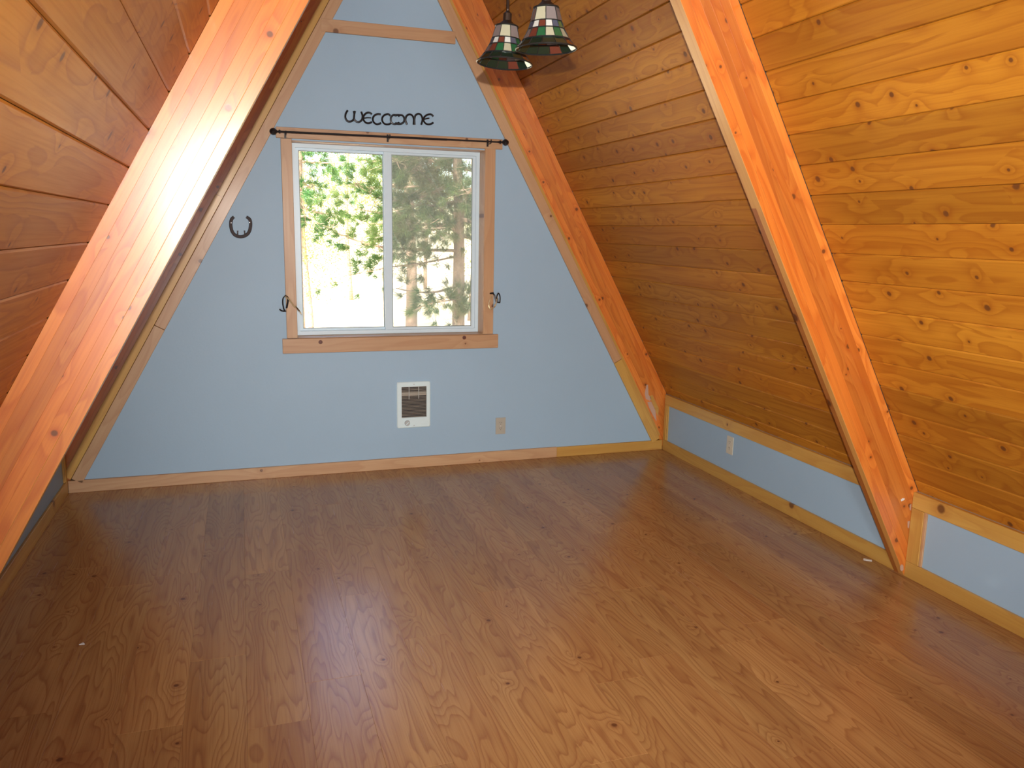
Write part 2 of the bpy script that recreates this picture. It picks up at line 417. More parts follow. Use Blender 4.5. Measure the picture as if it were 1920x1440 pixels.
# ------------------------------------------------------------ gable (back) wall with the window opening
WX0, WX1, WZ0, WZ1 = -.028, 1.165, .885, 2.067
def gx(side, z, grow=.05): return TRM[side]+side*grow - side*S[side]*z
wy0, wy1 = .018, .165
b = MB()
apex = 3.50
b.prism([(gx(-1, 0), 0), (gx(-1, WZ0), WZ0), (gx(1, WZ0), WZ0), (gx(1, 0), 0)], wy0, wy1)
b.prism([(gx(-1, WZ0), WZ0), (gx(-1, WZ1), WZ1), (WX0-.012, WZ1), (WX0-.012, WZ0)], wy0, wy1)
b.prism([(WX1+.012, WZ0), (WX1+.012, WZ1), (gx(1, WZ1), WZ1), (gx(1, WZ0), WZ0)], wy0, wy1)
b.prism([(gx(-1, WZ1), WZ1), (gx(-1, 3.45), 3.45), (gx(1, 3.45), 3.45), (gx(1, WZ1), WZ1)], wy0, wy1)
wall = b.obj('wall_back', M['wall']); tag(wall, kind='structure', label='triangular blue-grey gable wall with the window')
# rear gable behind the camera, with a made-up glazed opening placed to suit the fill light
b = MB(); z1, z2, xa, xb = .35, 1.55, -.98, -.12
def rx(side, z): return PLK[side]-side*S[side]*z
b.prism([(rx(-1, 0), 0), (rx(-1, z1), z1), (rx(1, z1), z1), (rx(1, 0), 0)], YB-.1, YB)
b.prism([(rx(-1, z1), z1), (rx(-1, 1.10), 1.10), (xa, 1.10), (xa, z1)], YB-.1, YB)
b.prism([(xb, z1), (xb, z2), (rx(1, z2), z2), (rx(1, z1), z1)], YB-.1, YB)
b.prism([(rx(-1, z2), z2), (rx(-1, 3.9), 3.9), (rx(1, 3.9), 3.9), (rx(1, z2), z2)], YB-.1, YB)
tag(b.obj('wall_rear', M['wall']), kind='structure', label='blue-grey rear gable wall with a low added opening for the fill light')
bw = empty('added_window', (-.55, YB-.05, z1)); tag(bw, kind='structure', label='added unseen window in the rear gable for the fill light')  # unseen window, added to go with the rear fill lamp
b = MB(); b.box((xa, YB-.06, z1), (xb, YB-.05, z2)); b.obj('pane', M['glass'], bw)
b = MB()
for (a, c) in (((xa, YB-.09, z1), (xb, YB-.04, z1+.03)), ((xa, YB-.09, z2-.03), (xb, YB-.04, z2)), ((xa, YB-.09, z1+.03), (xa+.03, YB-.04, z2-.03)), ((xb-.03, YB-.09, z1+.03), (xb, YB-.04, z2-.03))): b.box(a, c)
b.obj('window_frame', M['vinyl'], bw)
# outer skin of the front gable and the eaves, so that no daylight leaks in at the corners
b = MB(); yo0, yo1 = .100, .166
def ox(side, z): return PLK[side]+side*.05-side*S[side]*z
b.prism([(ox(-1, -.1), -.1), (ox(-1, WZ0), WZ0), (gx(-1, WZ0)+.01, WZ0), (gx(-1, -.1)+.01, -.1)], yo0, yo1)
b.prism([(gx(1, -.1)-.01, -.1), (gx(1, WZ0)-.01, WZ0), (ox(1, WZ0), WZ0), (ox(1, -.1), -.1)], yo0, yo1)
b.prism([(ox(-1, WZ0), WZ0), (ox(-1, 3.9), 3.9), (gx(-1, 3.45)+.01, 3.9), (gx(-1, 3.45)+.01, 3.45), (gx(-1, WZ0)+.01, WZ0)], yo0, yo1)
b.prism([(gx(1, WZ0)-.01, WZ0), (gx(1, 3.45)-.01, 3.45), (gx(1, 3.45)-.01, 3.9), (ox(1, 3.9), 3.9), (ox(1, WZ0), WZ0)], yo0, yo1)
b.prism([(gx(-1, 3.45), 3.44), (gx(-1, 3.45), 3.95), (gx(1, 3.45), 3.95), (gx(1, 3.45), 3.44)], yo0, yo1)
b.box((-1.80, YB-.1, -.12), (KN[-1]-.03, .166, -.06)); b.box((KN[1]+.03, YB-.1, -.12), (3.0, .166, -.06))
b.box((-1.82, YB-.1, -.1), (-1.74, .166, .42)); b.box((2.94, YB-.1, -.1), (3.02, .166, .42))
b.box((-1.82, .150, -.1), (3.02, .168, .02))
tag(b.obj('outer_skin', M['siding']), kind='structure', label='outer shell of the gable and eaves')

bb = empty('baseboard_back', (.6, 0, 0)); tag(bb, kind='structure', label='pine baseboard along the gable wall, in two lengths')
bxo('board', (-1.357, 0, 0), (1.718, .0175, .0735), M['trim_pink'], bb, 'x')
bxo('board', (1.719, .002, 0), (2.5555, .0175, .0705), M['trim'], bb, 'x')

# rake trim on the gable, and the thin lath beside it
def rake(side, off, wid, z0, z1, y0, y1, mat, name, parent, bev=.002):
    """board parallel to the slope whose inner edge lies 'off' (horizontal) outside the trim line"""
    s, sl = S[side], SL[side]
    F_ = frame(side, TRM[side]+side*off)
    u = F_.to_3x3() @ Vector((1, 0, 0)); n = F_.to_3x3() @ Vector((0, 0, 1))
    a, e = z0*sl, z1*sl
    c = F_ @ Vector(((a+e)/2, 0, -wid/sl/2)); c.y = (y0+y1)/2
    return board(name, axes(u, n, c), e-a, wid/sl, y1-y0, mat, parent, bev)
tr_ = empty('trim_3', (TRM[1], 0, .1)); tag(tr_, kind='structure', label='pine rake trim down the right edge of the gable wall')
rake(1, 0, .074, .055, .655, 0, .0175, M['trim'], 'board', tr_)
rake(1, 0, .074, .657, 3.25, .0005, .0175, M['trim_pink'], 'board', tr_)
rake(1, .0775, .020, .10, 3.2, .014, .0295, M['trim'], 'lath', tr_, .001)
tl_ = empty('trim_4', (TRM[-1], 0, .1)); tag(tl_, kind='structure', label='pine rake trim down the left edge of the gable wall')
rake(-1, 0, .072, .055, .95, 0, .0175, M['trim_pink'], 'board', tl_)
rake(-1, 0, .072, .952, 3.25, .0005, .0175, M['trim_pink'], 'board', tl_)
rake(-1, .0745, .050, .08, 1.72, .010, .0295, M['trim'], 'lath', tl_, .001)
rake(-1, .0745, .044, 1.722, 3.2, .011, .0295, M['trim'], 'lath', tl_, .001)
th = empty('trim_5', (.5, 0, 2.69)); tag(th, kind='structure', label='horizontal pine trim across the top of the gable wall')
bxo('board', (.155, -.001, 2.688), (.965, .017, 2.76), M['trim_pink'], th, 'x')

# ------------------------------------------------------------ laminated rafter beams
def rafter(side, y0, y1, label, nlam=6, first='beam_pale', foot=None, name='rafter_beam', group=None, u0=-.02):
    ft = SOF[side] if foot is None else foot
    F_ = frame(side, ft); sl = SL[side]
    depth = abs(PLK[side]-ft)/sl
    r = empty(name, (ft, (y0+y1)/2, 0)); tag(r, label, 'beam', group)
    u = F_.to_3x3() @ Vector((1, 0, 0)); n = F_.to_3x3() @ Vector((0, 0, 1))
    umax = abs(ft-XR)*sl/S[side] - .004
    th_ = depth/nlam
    for k in range(nlam):
        o = (k+.5)*th_; a = -o*S[side]-.012 if k else u0
        mat = M[first] if k == 0 else M['beam']
        c = F_ @ Vector(((a+umax)/2, 0, -o)); c.y = (y0+y1)/2+random.uniform(-.0004, .0004)
        board('lamination', axes(u, (0, 1, 0), c), umax-a, y1-y0, th_, mat, r, .0004 if k else .0012)
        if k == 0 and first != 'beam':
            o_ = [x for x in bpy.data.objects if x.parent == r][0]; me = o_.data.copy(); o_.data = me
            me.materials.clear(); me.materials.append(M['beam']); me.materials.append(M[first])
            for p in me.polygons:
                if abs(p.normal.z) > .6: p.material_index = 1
    return r
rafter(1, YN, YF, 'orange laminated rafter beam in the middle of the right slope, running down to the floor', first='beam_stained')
rafter(-1, YN, YF, 'wide orange laminated rafter beam on the left slope, brightly lit, nearest the camera')
rafter(1, .030, .095, 'orange rafter beam against the right edge of the blue gable wall', foot=SOF[1]+.024, first='beam')
rafter(-1, .030, .095, 'shadowed dark rafter beam against the left edge of the blue gable wall', foot=SOF[-1]-.024, first='beam')
rafter(1, -4.965, -4.90, 'orange rafter beam on the right slope behind the camera')
rafter(-1, -4.965-.25, -4.90-.25, 'orange rafter beam on the left slope behind the camera')

# ------------------------------------------------------------ window
win = empty('window_1', (.57, .1, .885)); tag(win, kind='structure', label='white vinyl sliding window with pine casing, screen over its right half')
C = M['trim_pink']
bxo('casing', (-.093, 0, .886), (WX0-.001, .0175, 2.074), C, win, 'z')
bxo('casing', (WX1, 0, .886), (1.234, .0175, 2.086), C, win, 'z')
bxo('header', (-.118, -.002, 2.076), (1.279, .0175, 2.138), C, win, 'x')
bxo('apron', (-.121, -.004, .792), (1.270, .0175, .8835), C, win, 'x')
bxo('jamb', (WX1, .0185, .886), (WX1+.0118, .165, 2.066), C, win, 'z', .001)
bxo('jamb', (WX0-.0118, .0185, .886), (WX0, .165, 2.066), C, win, 'z', .001)
bxo('sill', (WX0, .0005, .8845), (WX1, .165, .8875), C, win, 'x', .001)
bxo('jamb', (WX0, .019, 2.063), (WX1, .165, 2.067), C, win, 'x', .001)
# knots on the apron
for (px, py) in ((601, 641.5), (870.5, 633)):
    p = at(px, py, -.0045); b = MB(); b.lathe([(.0001, .0012), (.010, .0010), (.0125, 0)], 14, axes((1, 0, 0), (0, 0, 1), p))
    o = b.obj('knot', None or M['knob'], win); o.data.materials[0] = M.setdefault('knotm', plain('dark_knot', (.11, .03, .018), .5))
V0 = .125; FX0, FX1, FZ0, FZ1 = -.027, 1.1645, .889, 2.0625
b = MB()
fw = .024
b.box((FX0, V0, FZ0), (FX1, .175, FZ0+fw)); b.box((FX0, V0, FZ1-fw), (FX1, .175, FZ1)); b.box((FX0, V0, FZ0+fw), (FX0+fw, .175, FZ1-fw)); b.box((FX1-fw, V0, FZ0+fw), (FX1, .175, FZ1-fw))
b.box((FX0, V0+.03, FZ0+fw), (FX1, V0+.034, FZ0+fw+.006)); b.box((FX0, V0+.03, FZ1-fw-.006), (FX1, V0+.034, FZ1-fw))
b.obj('window_frame', M['vinyl'], win)
def sash(x0, x1, y0, y1, w1, w2, hz, nm):
    s_ = MB(); z0, z1 = FZ0+fw+.001, FZ1-fw-.001
    s_.box((x0, y0, z0), (x1, y1, z0+hz)); s_.box((x0, y0, z1-hz), (x1, y1, z1)); s_.box((x0, y0, z0+hz), (x0+w1, y1, z1-hz)); s_.box((x1-w2, y0, z0+hz), (x1, y1, z1-hz))
    so = s_.obj('sash', M['vinyl'], win)
    gq = MB(); gq.box((x0+w1-.002, (y0+y1)/2-.002, z0+hz-.002), (x1-w2+.002, (y0+y1)/2+.002, z1-hz+.002)); gq.obj('pane', M['glass'], so)
    gk = MB(); t_ = .004
    for (a, c) in (((x0+w1, y0+.001, z0+hz), (x1-w2, y0+.008, z0+hz+t_)), ((x0+w1, y0+.001, z1-hz-t_), (x1-w2, y0+.008, z1-hz)), ((x0+w1, y0+.001, z0+hz+t_), (x0+w1+t_, y0+.008, z1-hz-t_)), ((x1-w2-t_, y0+.001, z0+hz+t_), (x1-w2, y0+.008, z1-hz-t_))): gk.box(a, c)
    gk.obj('gasket', M.setdefault('gask', plain('green_grey_gasket', (.22, .27, .25), .5)), so)
    return so
sash(FX0+fw+.001, .575, .152, .172, .018, .040, .014, 'l')
rs = sash(.537, FX1-fw-.001, .128, .148, .048, .022, .014, 'r')
b = MB(); b.box((.541, .121, 1.44), (.556, .1275, 1.52)); b.obj('latch', M['vinyl'], rs)
b = MB(); b.box((.58, .1765, FZ0+.02), (1.15, .1775, FZ1-.02)); so = b.obj('insect_screen', M['screen'], win)

# ------------------------------------------------------------ curtain rod
ry = -.075
pa, pb = at(512.5, 246.2, ry), at(947.8, 266.9, ry)
def onrod(t): return pa.lerp(pb, t)
rod = empty('curtain_rod', (.57, 0, 2.1)); tag(rod, 'thin black curtain rod with round finials across the window header', 'curtain rod')
b = MB(); b.tube([onrod(.02), onrod(.73)], .0062, 10); b.obj('rod', M['black_iron'], rod, smooth=False)
b = MB(); b.tube([onrod(.725), onrod(.985)], .0048, 10); b.obj('inner_rod', M['black_iron'], rod)
for t, sg in ((0, 1), (1, -1)):
    d = (pb-pa).normalized()*sg; c = pa if sg == 1 else pb
    Mx = axes(d.orthogonal(), d.cross(d.orthogonal()), c)
    b = MB(); b.lathe([(.001, -.022), (.010, -.019), (.0185, -.008), (.020, 0), (.0185, .008), (.010, .018), (.006, .022), (.006, .028), (.0105, .031), (.0105, .038), (.006, .041), (.006, .05)], 8, Mx); b.obj('finial', M['black_iron'], rod)
for px, py in ((535.9, 248.8), (730.6, 255.6), (920.3, 265.0)):
    p = at(px, py, ry); b = MB()
    b.tube([p+Vector((0, -.002, -.011)), p+Vector((0, -.010, -.002)), p+Vector((0, -.008, .010))], .0035, 6)
    b.tube([p+Vector((0, -.002, -.010)), p+Vector((0, .01, -.012)), Vector((p.x, -.004, p.z-.012))], .0035, 6)
    b.box((p.x-.006, -.0065, p.z-.026), (p.x+.006, -.0022, p.z+.018)); b.obj('bracket', M['black_iron'], rod)

# ------------------------------------------------------------ horseshoe sign above the rod, and the lone horseshoe
sc_ = 330/1920
def sp(pts, y=.008): return [at(630+a*sc_, 190+q*sc_, y) for a, q in pts]
def smooth_path(P, n=5):
    P = [Vector(p) for p in P]; o = []
    for i in range(len(P)-1):
        p0 = P[max(i-1, 0)]; p1 = P[i]; p2 = P[i+1]; p3 = P[min(i+2, len(P)-1)]
        for k in range(n):
            t = k/n; o.append(.5*((2*p1)+(p2-p0)*t+(2*p0-5*p1+4*p2-p3)*t*t+(3*p1-p0-3*p2+p3)*t**3))
    return o+[P[-1]]
sign = empty('horseshoe_sign', (.56, .018, 2.22)); tag(sign, 'black WELCOME sign welded from small horseshoes on the wall above the window', 'sign')
YA = Vector((0, 1, 0))
strokes = [
 [(128,98),(106,135),(103,180),(125,216),(160,220),(190,200),(200,150),(193,106)],
 [(208,106),(200,140),(196,185),(214,216),(248,226),(280,205),(290,160),(275,112)],
 [(392,142),(365,124),(330,130),(303,160),(300,200),(325,232),(360,238),(392,224)],
 [(488,142),(450,140),(415,160),(402,195),(415,232),(450,250),(492,236)],
 [(592,158),(570,140),(530,150),(505,180),(508,220),(535,248),(575,250),(602,236)],
 [(680,166),(688,150),(660,150),(625,150),(600,175),(600,220),(625,246),(660,246),(690,232)],
 [(650,166),(655,150),(700,150),(730,158),(746,195),(735,230),(705,246),(670,246),(655,232)],
 [(775,255),(758,205),(768,162),(800,142),(832,155),(848,195),(846,255)],
 [(858,255),(856,195),(868,152),(900,136),(930,152),(944,200),(930,256)],
 [(1062,165),(1035,142),(995,148),(962,175),(958,215),(985,246),(1025,250),(1062,232)]]
for st in strokes:
    b = MB(); b.tube(smooth_path(sp(st)), (.0062), 6); b.obj('small_horseshoe', M['black_iron'], sign)
for st in ([(305,184),(345,178),(384,180)], [(962,196),(990,188),(1018,184)]):
    b = MB(); b.tube(sp(st), .0042, 6); b.obj('crossbar', M['black_iron'], sign)
for st in ([(650,150),(652,163)], [(690,150),(686,163)], [(650,246),(654,230)], [(690,246),(688,230)]):
    b = MB(); b.tube(sp(st), .0045, 6); b.obj('calk', M['black_iron'], sign)
hs = empty('horseshoe', (-.336, .018, 1.553)); tag(hs, 'single dark horseshoe nailed open end up on the wall left of the window', 'horseshoe')
s6 = 180/1127
def hp(pts, y=.0125): return [at(420+a*s6, 390+q*s6, y) for a, q in pts]
path = smooth_path(hp([(117,104),(92,128),(80,170),(82,225),(98,280),(135,322),(198,338),(258,320),(295,280),(310,225),(312,170),(298,130),(262,104)]), 4)
m_ = len(path); rr = []
for i in range(m_):
    t = abs(i/(m_-1)-.5)*2; wdt = .0095 if t < .9 else .0085
    rr.append((wdt, .0052))
b = MB(); b.tube(path, rr, 8, flat=Vector((0, 1, 0))); b.obj('shoe', M['shoe_iron'], hs)
for a in ([(158,320),(160,290),(160,266)], [(246,318),(242,290),(240,264)]):
    q = hp(a, .009); b = MB(); b.tube(q, [.0055, .0035, .0045], 7); b.obj('calk', M['shoe_iron'], hs)
for a in ((84,174), (302,170)):
    p = hp([a], .0075)[0]; b = MB(); b.lathe([(.0001, .001), (.0022, .0008), (.0026, -.002)], 8, axes((1, 0, 0), (0, 0, 1), p)); b.obj('nail', M['nail'], hs)

# ------------------------------------------------------------ curtain holdbacks
def kp(pts, x0, y0, s, ys): return [at(x0+a*s, y0+q*s, yy) for (a, q), yy in zip(pts, ys)]
hb = empty('curtain_holdback', (-.09, 0, 1.05)); tag(hb, 'black and brass curtain holdback with leaf tip on the left window casing', 'curtain holdback')
b = MB(); b.tube(smooth_path(kp([(715,1032),(692,1065),(690,1120),(705,1190),(725,1212)], 420, 390, s6, [-.03,-.05,-.065,-.06,-.04]), 4), [(.0062, .0034)]*17, 6); b.obj('hook', M['black_iron'], hb)
b = MB(); b.tube(smooth_path(kp([(715,1032),(745,1048),(750,1090),(742,1140),(734,1175)], 420, 390, s6, [-.03,-.03,-.022,-.012,-.0045]), 4), .0058, 6); b.obj('arm', M['black_iron'], hb)
b = MB(); b.tube(kp([(652,1188),(672,1205),(705,1212),(728,1210)], 420, 390, s6, [-.055,-.05,-.045,-.04]), .0042, 6); b.obj('foot_curl', M['black_iron'], hb)
b = MB(); b.tube(smooth_path(kp([(722,1040),(765,1076),(825,1156),(848,1160)], 420, 390, s6, [-.032,-.05,-.07,-.075]), 4), .0042, 7); b.obj('rod', M['brass'], hb)
b = MB(); b.tube(smooth_path(kp([(838,1150),(862,1180),(890,1215),(914,1252)], 420, 390, s6, [-.073,-.078,-.085,-.09]), 4), [(.002, .0015), (.0035, .0015), (.0048, .0018), (.0055, .0018), (.006, .0018), (.006, .0018), (.0055, .0018), (.005, .0018), (.004, .0018), (.0035, .0018), (.0028, .0015), (.002, .001), (.001, .001)], 6); b.obj('leaf_tip', M.setdefault('leafbr', plain('dark_brass_leaf', (.20, .13, .05), .35, metal=.8)), hb)
s9 = 60/1080
hb2 = empty('curtain_holdback', (1.22, 0, 1.05)); tag(hb2, 'black and brass curtain holdback with looped arm on the right window casing', 'curtain holdback')
b = MB(); b.tube(kp([(350,545),(400,535),(450,530)], 900, 520, s9, [-.0045,-.02,-.035]), .0058, 8); b.obj('mount', M['black_iron'], hb2)
b = MB(); b.tube(smooth_path(kp([(430,535),(480,590),(515,690),(540,820)], 900, 520, s9, [-.035,-.045,-.05,-.055]), 4), .0048, 6); b.obj('arm', M['black_iron'], hb2)
b = MB(); b.tube(smooth_path(kp([(555,730),(575,620),(620,535),(665,600),(680,700),(672,850)], 900, 520, s9, [-.055,-.05,-.045,-.045,-.05,-.055]), 4), .0040, 6); b.tube(kp([(580,840),(625,845),(680,850)], 900, 520, s9, [-.05]*3), .0042, 6); b.tube(kp([(600,700),(605,840)], 900, 520, s9, [-.045]*2), .0035, 6); b.obj('hook', M['black_iron'], hb2)
b = MB(); b.tube(smooth_path(kp([(395,600),(350,740),(300,900),(305,1000),(345,1085)], 900, 520, s9, [-.03,-.045,-.06,-.065,-.065]), 4), .0036, 6); b.tube(smooth_path(kp([(345,1075),(420,1040),(500,980),(545,860),(585,640)], 900, 520, s9, [-.065,-.065,-.06,-.055,-.05]), 4), .0036, 6); b.obj('rod', M['brass'], hb2)
p = kp([(505,935)], 900, 520, s9, [-.06])[0]; b = MB(); b.lathe([(.0003, -.0045), (.0035, -.003), (.0045, 0), (.0035, .003), (.0003, .0045)], 10, Matrix.Translation(p)); b.obj('ball', M['brass'], hb2, smooth=True)

# ------------------------------------------------------------ wall heater
ht = empty('wall_heater', (.70, .018, .43)); tag(ht, 'white in-wall electric heater with dark louvred grille low on the gable wall', 'heater')
hx0, hx1, hz0, hz1 = .586, .809, .274, .582; hy = .004
b = MB()
def rrect(x0, x1, z0, z1, r, n=4):
    P = []
    for (cx, cz, a0) in ((x1-r, z1-r, 0), (x0+r, z1-r, 90), (x0+r, z0+r, 180), (x1-r, z0+r, 270)):
        for k in range(n+1):
            a = math.radians(a0+90*k/n); P.append((cx+r*math.cos(a), cz+r*math.sin(a)))
    return P
gx0, gx1, gz0, gz1 = .6165, .7825, .344, .550
def ring(b, O, I, y):
    n = len(O); base = len(b.v)
    b.v += [(x, y, z) for x, z in O]+[(x, y, z) for x, z in I]
    b.f += [(base+i, base+(i+1) % n, base+n+(i+1) % n, base+n+i) for i in range(n)]
O = rrect(hx0, hx1, hz0, hz1, .012); n_ = len(O)
O2 = rrect(hx0+.005, hx1-.005, hz0+.005, hz1-.005, .009)
I = rrect(gx0, gx1, gz0, gz1, .0015)
base = len(b.v)
lay = [(O, .018), (O, hy+.004), (O2, hy), (I, hy), (I, hy+.010)]
for P, y in lay: b.v += [(x, y, z) for x, z in P]
for j in range(len(lay)-1):
    for i in range(n_): b.f.append((base+j*n_+i, base+j*n_+(i+1) % n_, base+(j+1)*n_+(i+1) % n_, base+(j+1)*n_+i))
b.obj('faceplate', M['heater_white'], ht)
b = MB(); b.box((gx0-.001, .0150, gz0-.001), (gx1+.001, .0172, gz1+.001)); b.obj('cavity_back', M['heater_in'], ht)
gm = MB(); nsl = 22
for k in range(nsl):
    z = gz0+.004+(gz1-gz0-.006)*k/(nsl-1); gm.add([(gx0, hy+.0005, z+.0007), (gx1, hy+.0005, z+.0007), (gx1, hy+.004, z+.0022), (gx0, hy+.004, z+.0022), (gx0, hy+.0007, z-.0007), (gx1, hy+.0007, z-.0007), (gx1, hy+.0046, z+.0009), (gx0, hy+.0046, z+.0009)],
         [(0,1,2,3), (7,6,5,4), (0,4,5,1), (3,2,6,7), (0,3,7,4), (1,5,6,2)])
go = gm.obj('grille', M['heater_fin'], ht); go['kind'] = 'stuff'
for fx in (.300, .685):
    x = gx0+(gx1-gx0)*fx; b = MB(); b.box((x-.0018, hy-.0008, gz1-.082), (x+.0018, hy+.002, gz1+.001)); b.obj('grille_bar', M['knob'], ht)
b = MB(); b.box((gx0+.002, .011, gz1-.062), (gx1-.002, .014, gz1-.036)); b.obj('heating_element', M['heater_fin'], ht)
b = MB(); b.lathe([(.0001, .012), (.015, .012), (.0165, .010), (.0185, .003), (.0185, 0)], 20, axes((1, 0, 0), (0, 0, 1), (.653, hy, .308))); kn = b.obj('knob', M['knob'], ht)
b = MB(); b.bbox((0, 0, 0), (.0145, .0022, .002), .0006); b.obj('knob_grip', M['heater_white'], kn, axes((.75, 0, .66), (-.66, 0, .75), (.653, hy-.0135, .308)))
for z in (.5655, .2885):
    b = MB(); b.lathe([(.0001, .0014), (.003, .001), (.0036, 0)], 10, axes((1, 0, 0), (0, 0, 1), (.699, hy, z))); b.obj('screw', M['knob'], ht)

# ------------------------------------------------------------ outlets
def outlet(Mx, label, mat, tagname='wall_outlet'):
    """local x right, y up, z out of the wall"""
    loc = Mx.translation.copy(); r = empty(tagname, loc); tag(r, label, 'outlet', None)
    b = MB(); b.bbox((0, 0, .0025), (.0355, .058, .0025), .0018); b.obj('cover_plate', mat, r, Mx)
    for sy in (.0195, -.0195):
        P = [(.0165*math.cos(a)*1.02, .0145*max(-.85, min(.85, math.sin(a)))) for a in [2*math.pi*k/20 for k in range(20)]]
        b = MB(); n = len(P); b.v = [(x, y+sy, .0045) for x, y in P]+[(x, y+sy, .0065) for x, y in P]
        b.f = [tuple(range(n, 2*n))]+[(i, (i+1) % n, (i+1) % n+n, i+n) for i in range(n)]
        rc = b.obj('receptacle', mat, r, Mx)
        s_ = MB()
        for sx in (-.0062, .0062): s_.box((sx-.0013, sy+.001, .006), (sx+.0013, sy+.0085, .0068))
        s_.lathe([(.0001, .0068), (.0024, .0068), (.0024, .006)], 8, Matrix.Translation((0, sy-.0065, 0)))
        s_.obj('slot', M['slot'], rc, Mx)
    b = MB(); b.lathe([(.0001, .0066), (.003, .0062), (.0034, .0045)], 10); b.obj('screw', M['nail'], r, Mx)
outlet(axes((1, 0, 0), (0, 0, 1), (1.3025, .018, .248)) @ Matrix.Identity(4), 'beige duplex outlet low on the gable wall, right of the heater', M['almond'])
outlet(axes((0, -1, 0), (0, 0, 1), (KN[1]+.014, -.834, .247)), 'ivory duplex outlet on the low blue knee wall under the right slope', M['ivory'])

# ------------------------------------------------------------ stained glass pendant fixture
lx = XR
lamp = empty('pendant_light', (lx, -2.26, 3.8)); tag(lamp, 'hanging light with two bell shades of green and cream stained glass', 'light')
def seg(mb, Mx, prof, a0, a1, r0, r1, inset):     # one glass piece between two angles and two profile stations
    vs_ = []
    for j in (0, 1):
        t = r0 if j == 0 else r1
        for a in (a0, a1):
            pass
shade_prof = [(.042, .130), (.054, .084), (.063, .060), (.082, .026), (.104, .0)]
def shade(c, tilt, roll, sc, seed, first):
    Mx = Matrix.Translation(c) @ Matrix.Rotation(roll, 4, 'Z') @ Matrix.Rotation(tilt, 4, 'Y') @ Matrix.Scale(sc, 4)
    rd = random.Random(seed)
    sh = empty('lamp_shade', c); sh.parent = lamp; sh.matrix_parent_inverse = PW[lamp.name].inverted()
    ns = 16
    pal = [['g_grey', 'g_grey', 'g_cream', 'g_grey'], ['g_white', 'g_blue', 'g_green', 'g_blue', 'g_white', 'g_red'], ['g_cream', 'g_green', 'g_cream', 'g_grey', 'g_red', 'g_green'], ['g_dark', 'g_dark', 'g_dark', 'g_red', 'g_dark']]
    ld = MB()
    for j in range(4):
        ns = (8, 16, 16, 14)[j]
        r0, z0 = shade_prof[j]; r1, z1 = shade_prof[j+1]
        for k in range(ns):
            w0, w1 = 2*math.pi*(k+.04)/ns, 2*math.pi*(k+.96)/ns; wm = (w0+w1)/2
            if j == 3: w0, w1 = 2*math.pi*(k-.46)/ns, 2*math.pi*(k+.46)/ns
            q = MB(); V = []
            for o in (0, .0025):
                for (r, z, w_) in ((r0, z0-.002, w0), (r0, z0-.002, w1), (r1, z1+.002, w1), (r1, z1+.002, w0)):
                    V.append(Mx @ Vector(((r-o)*math.cos(w_), (r-o)*math.sin(w_), z)))
            q.add(V, [(0,1,2,3), (7,6,5,4), (0,4,5,1), (1,5,6,2), (2,6,7,3), (3,7,4,0)])
            q.obj('glass_piece', M[pal[j][(k+seed) % len(pal[j])]], sh)
            if j < 3: ld.tube([Mx @ Vector((r0*math.cos(w0-.02), r0*math.sin(w0-.02), z0)), Mx @ Vector((r1*math.cos(w0-.02), r1*math.sin(w0-.02), z1))], .0014, 5)
            else: ld.tube([Mx @ Vector((r0*math.cos(w0-.02), r0*math.sin(w0-.02), z0)), Mx @ Vector((r1*math.cos(w0-.02), r1*math.sin(w0-.02), z1))], .0014, 5)
    for j, (r, z) in enumerate(shade_prof):
        ld.tube([Mx @ Vector((r*math.cos(2*math.pi*k/24), r*math.sin(2*math.pi*k/24), z)) for k in range(25)], .0030 if j in (0, 4) else (.0018 if j != 3 else .0026), 5, caps=False)
    ld.obj('lead_came', M['lead'], sh)
    b = MB(); b.lathe([(.038, .128), (.042, .132), (.030, .138), (.016, .150), (.016, .175), (.006, .185)], 14, Mx); b.obj('socket_holder', M['bronze'], sh)
    b = MB(); b.lathe([(.010, .115), (.013, .100), (.026, .075), (.028, .060), (.020, .042), (.001, .036)], 12, Mx); b.obj('bulb', M['g_white'], sh, smooth=True)
    return Mx @ Vector((0, 0, .18))
L1 = at(946, 119, -2.07); L2 = at(1024, 92, -2.38)
t1 = shade(L1, math.radians(3), 0, 1.0, 1, True)
t2 = shade(L2, math.radians(-2), .4, 1.0, 2, False)
hub = Vector((lx, (L1.y+L2.y)/2, max(t1.z, t2.z)+.14))
for t_, tt_ in ((t1, L1), (t2, L2)):
    b = MB(); mid = (hub+t_)/2; b.tube(smooth_path([t_, Vector((t_.x, t_.y, t_.z+.10)), Vector((mid.x, mid.y, hub.z+.02)), hub], 5), .006, 8); b.obj('arm', M['bronze'], lamp, smooth=True)
b = MB(); b.lathe([(.002, -.05), (.012, -.045), (.02, -.03), (.032, -.01), (.035, .01), (.022, .03), (.008, .045)], 16, Matrix.Translation(hub)); b.obj('hub', M['bronze'], lamp, smooth=True)
b = MB(); b.tube([hub+Vector((0, 0, .04)), Vector((lx, hub.y, 3.84))], .007, 10); b.obj('stem', M['bronze'], lamp)
b = MB(); b.lathe([(.008, -.06), (.045, -.045), (.06, -.02), (.06, 0)], 20, Matrix.Translation((lx, hub.y, 3.855))); b.obj('canopy', M['bronze'], lamp, smooth=True)

